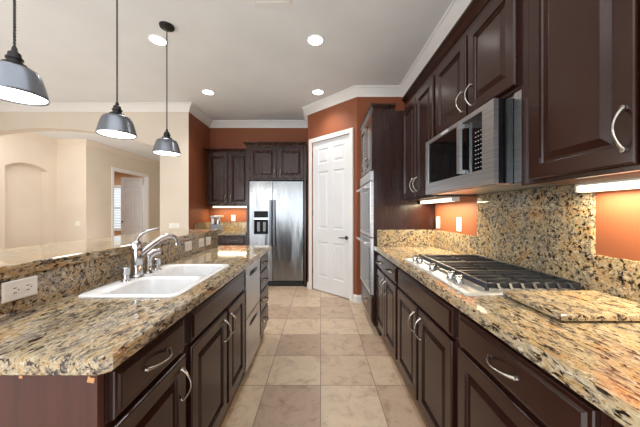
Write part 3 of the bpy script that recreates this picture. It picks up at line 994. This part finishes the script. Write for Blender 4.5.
for i, (d, z) in enumerate(prof):
    pts.append((FX + sp.x * d, FY + sp.y * d, FZ + z)); rad.append(0.0145 - 0.0035 * i / 9)
pm = MB(); pm.tube(pts, rad, 14)
pm.tube([(FX + sp.x * 0.193, FY + sp.y * 0.193, FZ + 0.157), (FX + sp.x * 0.193, FY + sp.y * 0.193, FZ + 0.145)], 0.0125, 14)
link('spout', pm, 'chrome', fc, smooth=45)
pl = MB(); pts = [(0, 0.184), (0.008, 0.205), (0.025, 0.222), (0.05, 0.235), (0.075, 0.243), (0.095, 0.247)]
ld = Vector((0.75, 0.66, 0)).normalized()
pl.tube([(FX + ld.x * d, FY + ld.y * d, FZ + z) for d, z in pts], [0.0075, 0.007, 0.0062, 0.0056, 0.005, 0.004], 12)
link('lever', pl, 'chrome', fc, smooth=45)
sy = 1.455
ss = thing('side_sprayer', (-0.945, sy, FZ), 'chrome side sprayer with angled head right beside the faucet', 'sprayer')
link('holder', MB().lathe((-0.945, sy, FZ), [(0.024, 0), (0.022, 0.006), (0.018, 0.012), (0.0165, 0.05), (0.018, 0.056)], 22), 'chrome', ss, smooth=35)
hs = MB(); hs.tube([(-0.945, sy, FZ + 0.056), (-0.945, sy, FZ + 0.078), (-0.941, sy + 0.006, FZ + 0.096), (-0.926, sy + 0.02, FZ + 0.11), (-0.905, sy + 0.04, FZ + 0.114)], [0.015, 0.0165, 0.018, 0.018, 0.0145], 14)
link('spray_head', hs, 'chrome', ss, smooth=45)


def dispenser(y, h, label):
    r = thing('soap_dispenser', (-0.945, y, FZ), label, 'dispenser')
    link('collar', MB().lathe((-0.945, y, FZ), [(0.022, 0), (0.021, 0.005), (0.014, 0.009), (0.0125, h * 0.45)], 20), 'chrome', r, smooth=35)
    link('pump_cap', MB().lathe((-0.945, y, FZ + h * 0.45 + 0.0003), [(0.015, 0), (0.0175, 0.004), (0.0175, h * 0.5), (0.015, h * 0.55)], 20), 'chrome', r, smooth=35)
    return r


dispenser(1.287, 0.066, 'small chrome dispenser cap standing in front of the faucet, on its own')
dispenser(1.535, 0.066, 'small chrome dispenser cap just past the side sprayer')

# ------------------------------------------------------------------ outlets and switches


def plate(fr, u, v, w, h, label, cat='outlet', slots='duplex', name=None, group=None):
    loc = fr(u, v - h / 2, 0)
    r = thing(name or ('wall_outlet' if cat == 'outlet' else 'light_switch'), loc, label, cat, group)
    link('cover_plate', MB().panel(fr, u - w / 2, u + w / 2, v - h / 2, v + h / 2, [(0, 0.0006), (0, 0.004), (0.003, 0.006)]), 'plate', r)
    if slots == 'horizontal':
        for du in (-0.02, 0.02):
            q = link('socket', MB().panel(fr, u + du - 0.0165, u + du + 0.0165, v - 0.013, v + 0.013, [(0, 0.0061), (0, 0.0068), (0.002, 0.0072)]), 'plate', r)
            s = MB()
            for dv in (-0.008, 0.008): s.fbox(fr, u + du - 0.006, u + du + 0.004, v + dv - 0.0014, v + dv + 0.0014, 0.0073, 0.0076)
            s.fbox(fr, u + du + 0.008, u + du + 0.012, v - 0.002, v + 0.002, 0.0073, 0.0076)
            link('slot', s, 'slot', q)
    elif slots == 'duplex':
        for dv in (-0.02, 0.02):
            q = link('socket', MB().panel(fr, u - 0.013, u + 0.013, v + dv - 0.0165, v + dv + 0.0165, [(0, 0.0061), (0, 0.0068), (0.002, 0.0072)]), 'plate', r)
            s = MB()
            for du in (-0.006, 0.006): s.fbox(fr, u + du - 0.001, u + du + 0.001, v + dv - 0.004, v + dv + 0.005, 0.0073, 0.0076)
            link('slot', s, 'slot', q)
    else:
        link('rocker', MB().panel(fr, u - 0.016, u + 0.016, v - 0.033, v + 0.033, [(0, 0.0061), (0, 0.008), (0.003, 0.0095)]), 'plate', r)
    return r


frs = FE(-1.0495)
plate(frs, 0.925, 0.992, 0.108, 0.068, 'white horizontal outlet on the granite backsplash at the left edge', slots='horizontal')
plate(frs, 2.10, 0.99, 0.105, 0.074, 'white outlet plate on the island backsplash, first one past the faucet spout', slots='horizontal')
plate(frs, 2.33, 0.99, 0.10, 0.074, 'white outlet plate on the island backsplash, middle one past the faucet', slots='horizontal')
plate(frs, 2.475, 0.99, 0.10, 0.074, 'white outlet plate on the island backsplash, at the far end of the bar', slots='horizontal')
frw = FW(XR)
plate(frw, 2.63, 1.155, 0.072, 0.116, 'white switch plate on the orange wall, next to the oven cabinet side', 'switch', 'rocker')
plate(frw, 2.235, 1.155, 0.072, 0.116, 'white switch plate on the orange wall, next to the tall granite panel', 'switch', 'rocker')
plate(FS(YB), -1.66, 1.145, 0.075, 0.115, 'white outlet on the glowing orange wall above the back counter', 'outlet', 'duplex')
plate(FS(6.33), -5.8, 0.985, 0.115, 0.115, 'pale switch plate on the beige dining room wall', 'switch', 'rocker')
plate(FS(YA), -2.34, 1.04, 0.16, 0.075, 'pale outlet plate low on the beige pier behind the bar', 'outlet', 'horizontal')

# ------------------------------------------------------------------ refrigerator and its surround
FYF = 4.48
rf = thing('refrigerator', (-0.745, 4.75, 0), 'stainless side by side refrigerator with water dispenser against the back wall', 'refrigerator')
link('body', MB().box(-1.2, -0.292, FYF + 0.055, 5.03, 0.0, 1.78), 'black_matte', rf)
link('kick_grille', MB().box(-1.19, -0.30, FYF + 0.01, FYF + 0.054, 0.012, 0.085), 'black_matte', rf)
ff = FS(FYF + 0.054)
# left (freezer) door with dispenser opening
lx0, lx1 = -1.2, -0.813
bx0, bx1, bz0, bz1 = -1.124, -0.885, 0.885, 1.275
fl = MB()
fl.fbox(ff, lx0, bx0, 0.095, 1.782, 0, 0.054); fl.fbox(ff, bx1, lx1, 0.095, 1.782, 0, 0.054)
fl.fbox(ff, bx0, bx1, 0.095, bz0, 0, 0.054); fl.fbox(ff, bx0, bx1, bz1, 1.782, 0, 0.054)
ld_ = link('door', fl, 'fridge', rf)
dp = MB(); dp.fbox(ff, bx0 + 0.001, bx1 - 0.001, 1.165, bz1 - 0.001, 0, 0.056)
link('display', dp, 'dispenser_black', ld_)
bay = MB(); bay.fbox(ff, bx0 + 0.001, bx1 - 0.001, bz0 + 0.001, 1.13, 0, 0.012)
bay.fbox(ff, bx0 + 0.001, bx0 + 0.012, bz0 + 0.001, 1.13, 0.012, 0.054); bay.fbox(ff, bx1 - 0.012, bx1 - 0.001, bz0 + 0.001, 1.13, 0.012, 0.054)
bay.fbox(ff, bx0 + 0.012, bx1 - 0.012, bz0 + 0.001, bz0 + 0.016, 0.012, 0.056)
link('dispenser_bay', bay, 'dispenser_black', ld_)
link('dispenser_bridge', MB().fbox(ff, bx0 + 0.001, bx1 - 0.001, 1.131, 1.164, 0, 0.0545), 'steel', ld_)
for x in (-1.055, -0.955): link('paddle', MB().fbox(ff, x - 0.022, x + 0.022, 0.93, 1.09, 0.013, 0.028), 'grey_plastic', ld_)
rd_ = link('door', MB().panel(ff, -0.807, -0.292, 0.095, 1.782, [(0, 0), (0, 0.05), (0.004, 0.054)]), 'fridge', rf)
for p_, x in ((ld_, -0.84), (rd_, -0.78)):
    h = MB(); h.fbox(ff, x - 0.016, x + 0.016, 0.67, 1.465, 0.085, 0.105)
    for z in (0.69, 1.425): h.fbox(ff, x - 0.01, x + 0.01, z, z + 0.025, 0.0545, 0.085)
    link('handle', h, 'dark_steel', p_)

fs_ = thing('fridge_cabinet', (-0.745, 4.75, 0), 'dark wood cabinet with two short doors boxed around the refrigerator', 'cabinet')
link('body', MB().box(-1.25, -0.235, 4.472, 5.04, 1.80, 2.372), 'wood', fs_)
link('side_panel', MB().box(-1.25, -1.212, 4.472, 5.04, 0, 1.7995), 'wood', fs_)
link('side_panel', MB().box(-0.28, -0.245, 4.472, 5.04, 0, 1.7995), 'wood', fs_)
f2 = FS(4.4715)
add_door(fs_, f2, -1.183, -0.738, 1.826, 2.345, -0.775, 1.915); add_door(fs_, f2, -0.712, -0.278, 1.826, 2.345, -0.675, 1.915)
link('crown', MB().sweep([(-1.252, 4.69), (-1.252, 4.47), (-0.232, 4.47)], crown(2.373)), 'wood', fs_, smooth=35)

bu = thing('upper_cabinet', (-1.64, 4.9, 1.37), 'dark wood wall cabinet with two doors on the back wall, over the back counter', 'cabinet')
link('body', MB().box(-2.03, -1.257, 4.742, 5.048, 1.372, 2.325), 'wood', bu)
f3 = FS(4.7415)
add_door(bu, f3, -2.005, -1.66, 1.39, 2.305, -1.695, 1.50); add_door(bu, f3, -1.632, -1.275, 1.39, 2.305, -1.597, 1.50)
link('crown', MB().sweep([(-2.03, 5.04), (-2.03, 4.742), (-1.257, 4.742)], crown(2.326)), 'wood', bu, smooth=35)
strip(-1.98, -1.29, 4.86, 4.92, 1.338, 1.3705, 'glowing strip light under the wall cabinet on the back wall', axis='x', power=5.5)
bc = thing('base_cabinet', (-1.68, 4.75, 0), 'dark wood base cabinet under the back counter beside the refrigerator', 'cabinet')
link('body', MB().box(-2.105, -1.254, 4.472, 5.04, 0.1, 0.87), 'wood', bc)
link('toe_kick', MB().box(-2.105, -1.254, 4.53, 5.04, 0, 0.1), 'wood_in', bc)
add_drawer(bc, f2, -2.08, -1.70, WZA, WZB, (-1.89,)); add_drawer(bc, f2, -1.68, -1.28, WZA, WZB, (-1.48,))
add_door(bc, f2, -2.08, -1.70, DZ0, DZ1, -1.735, 0.6); add_door(bc, f2, -1.68, -1.28, DZ0, DZ1, -1.645, 0.6)
tag(link('countertop', slab([(-2.108, 4.435), (-1.253, 4.435), (-1.253, 5.028), (-2.108, 5.028)], 0.871, 0.915, 0.008), 'granite'),
    'small granite countertop at the back between side wall and refrigerator', 'countertop')
tag(link('backsplash', MB().box(-2.086, -1.253, 5.029, 5.049, 0.916, 1.07), 'granite_v'), 'granite backsplash strip on the back wall behind the small counter', 'backsplash')
tag(link('backsplash', MB().box(-2.107, -2.087, 4.44, 5.049, 0.916, 1.07), 'granite_v'), 'granite backsplash strip on the orange side wall left of the back counter', 'backsplash')

cm = thing('coffee_maker', (-1.86, 4.75, 0.915), 'small silver and grey coffee maker on the back counter', 'coffee maker')
link('base', MB().box(-1.94, -1.78, 4.65, 4.86, 0.9155, 1.045, 0.012), 'grey_plastic', cm)
link('housing', MB().box(-1.945, -1.775, 4.64, 4.87, 1.155, 1.20, 0.012), 'steel', cm)
link('water_tank', MB().box(-1.925, -1.87, 4.66, 4.85, 1.0455, 1.1545, 0.006), 'steel', cm)
link('carafe', MB().lathe((-1.822, 4.72, 1.0455), [(0.04, 0), (0.042, 0.06), (0.03, 0.1)], 20), 'steel', cm, smooth=40)

# ------------------------------------------------------------------ pendants over the bar
pr = thing('pendant_lamp', (-1.42, 1.85, 1.796), 'middle pewter dome pendant lamp hanging over the raised bar', 'pendant lamp', 'pendant lamps over the bar')
PC = (-1.42, 1.85, 1.796)
link('shade', MB().lathe(PC, [(0.109, 0.004), (0.115, 0.0), (0.117, 0.004), (0.113, 0.016), (0.107, 0.045), (0.098, 0.08), (0.089, 0.108), (0.082, 0.121), (0.072, 0.129), (0.055, 0.134), (0.04, 0.139), (0.03, 0.141), (0.028, 0.138), (0.054, 0.13), (0.07, 0.125), (0.08, 0.117), (0.096, 0.078), (0.105, 0.042)], 48, cap0=False, cap1=False), 'pewter', pr, smooth=50)
link('diffuser', MB().lathe(PC, [(0.1075, 0.006), (0.1075, 0.010), (0.05, 0.011)], 40), 'pendant_glow', pr, smooth=40)
so = MB(); so.lathe(PC, [(0.043, 0.1412), (0.043, 0.149), (0.036, 0.153), (0.026, 0.155), (0.026, 0.168), (0.03, 0.17), (0.03, 0.178), (0.024, 0.181), (0.022, 0.2), (0.012, 0.208), (0.009, 0.225), (0.006, 0.232)], 28)
link('socket', so, 'dark_metal', pr, smooth=35)
cd = MB()
z0, z1 = PC[2] + 0.23, CEIL - 0.022
nst = 240
for ph in (0, PI):
    cd.tube([(PC[0] + 0.0028 * math.cos(ph + 2 * PI * (z0 + (z1 - z0) * k / nst) / 0.03), PC[1] + 0.0028 * math.sin(ph + 2 * PI * (z0 + (z1 - z0) * k / nst) / 0.03), z0 + (z1 - z0) * k / nst) for k in range(nst + 1)], 0.003, 6)
link('cord', cd, 'cord', pr, smooth=60)
link('canopy', MB().lathe((PC[0], PC[1], CEIL - 0.026), [(0.006, -0.004), (0.046, 0.0), (0.06, 0.008), (0.064, 0.0255)], 32), 'dark_metal', pr, smooth=40)
pld = bpy.data.lights.new('pendant_bulb', 'POINT'); pld.energy = 5; pld.color = (1, 0.96, 0.9); pld.shadow_soft_size = 0.08
plo = bpy.data.objects.new('pendant_bulb', pld); COL.objects.link(plo); plo.parent = pr; plo.location = (0, 0, -0.09)
for y, lb in ((1.23, 'pewter dome pendant lamp cut by the left edge, nearest of the three over the bar'), (2.45, 'farthest pewter dome pendant lamp, its round canopy visible on the ceiling')):
    c_ = copy_tree(pr); c_.location = (-1.42, y, 1.796); c_['label'] = lb

# ------------------------------------------------------------------ recessed ceiling lights and vent
cl = thing('ceiling_light', (-0.05, 2.65, CEIL), 'round recessed ceiling light nearest above the aisle', 'ceiling light', 'recessed ceiling lights')
link('trim_ring', MB().lathe((-0.05, 2.65, CEIL - 0.007), [(0.073, 0.001), (0.078, 0.0), (0.086, 0.003), (0.088, 0.0065), (0.073, 0.0065)], 40, cap0=False, cap1=False), 'white', cl, smooth=40)
link('diffuser', MB().lathe((-0.05, 2.65, CEIL - 0.0065), [(0.072, 0.0), (0.072, 0.006)], 36), 'can_glow', cl)
sl = bpy.data.lights.new('can_lamp', 'SPOT'); sl.energy = 52; sl.spot_size = math.radians(125); sl.spot_blend = 0.8; sl.shadow_soft_size = 0.08; sl.color = (1, 0.97, 0.93)
so_ = bpy.data.objects.new('can_lamp', sl); COL.objects.link(so_); so_.parent = cl; so_.location = (0, 0, -0.02)
for x, y, lb in ((-1.625, 2.65, 'round recessed ceiling light beside the canopy of the farthest pendant'),
                 (-1.61, 3.8, 'round recessed ceiling light nearest the corner of the beige pier'),
                 (-0.036, 3.8, 'round recessed ceiling light just before the pantry door wall')):
    c_ = copy_tree(cl); c_.location = (x, y, CEIL); c_['label'] = lb
vt = thing('ceiling_vent', (-0.4, 2.05, CEIL), 'white rectangular air vent in the ceiling at the top edge', 'vent')
v_ = MB(); vx0, vx1, vy0, vy1 = -0.555, -0.245, 1.9, 2.2
v_.box(vx0, vx1, vy0, vy0 + 0.025, CEIL - 0.008, CEIL - 0.0005); v_.box(vx0, vx1, vy1 - 0.025, vy1, CEIL - 0.008, CEIL - 0.0005)
v_.box(vx0, vx0 + 0.025, vy0 + 0.025, vy1 - 0.025, CEIL - 0.008, CEIL - 0.0005); v_.box(vx1 - 0.025, vx1, vy0 + 0.025, vy1 - 0.025, CEIL - 0.008, CEIL - 0.0005)
link('frame', v_, 'white', vt)
v_ = MB()
for k in range(9):
    y = vy0 + 0.032 + k * 0.027
    v_.prism([(y, CEIL - 0.004), (y + 0.016, CEIL - 0.010), (y + 0.017, CEIL - 0.008), (y + 0.001, CEIL - 0.002)], lambda u, v, w: (vx0 + 0.026 + w, u, v), 0, vx1 - vx0 - 0.052)
link('slat', v_, 'white', vt)
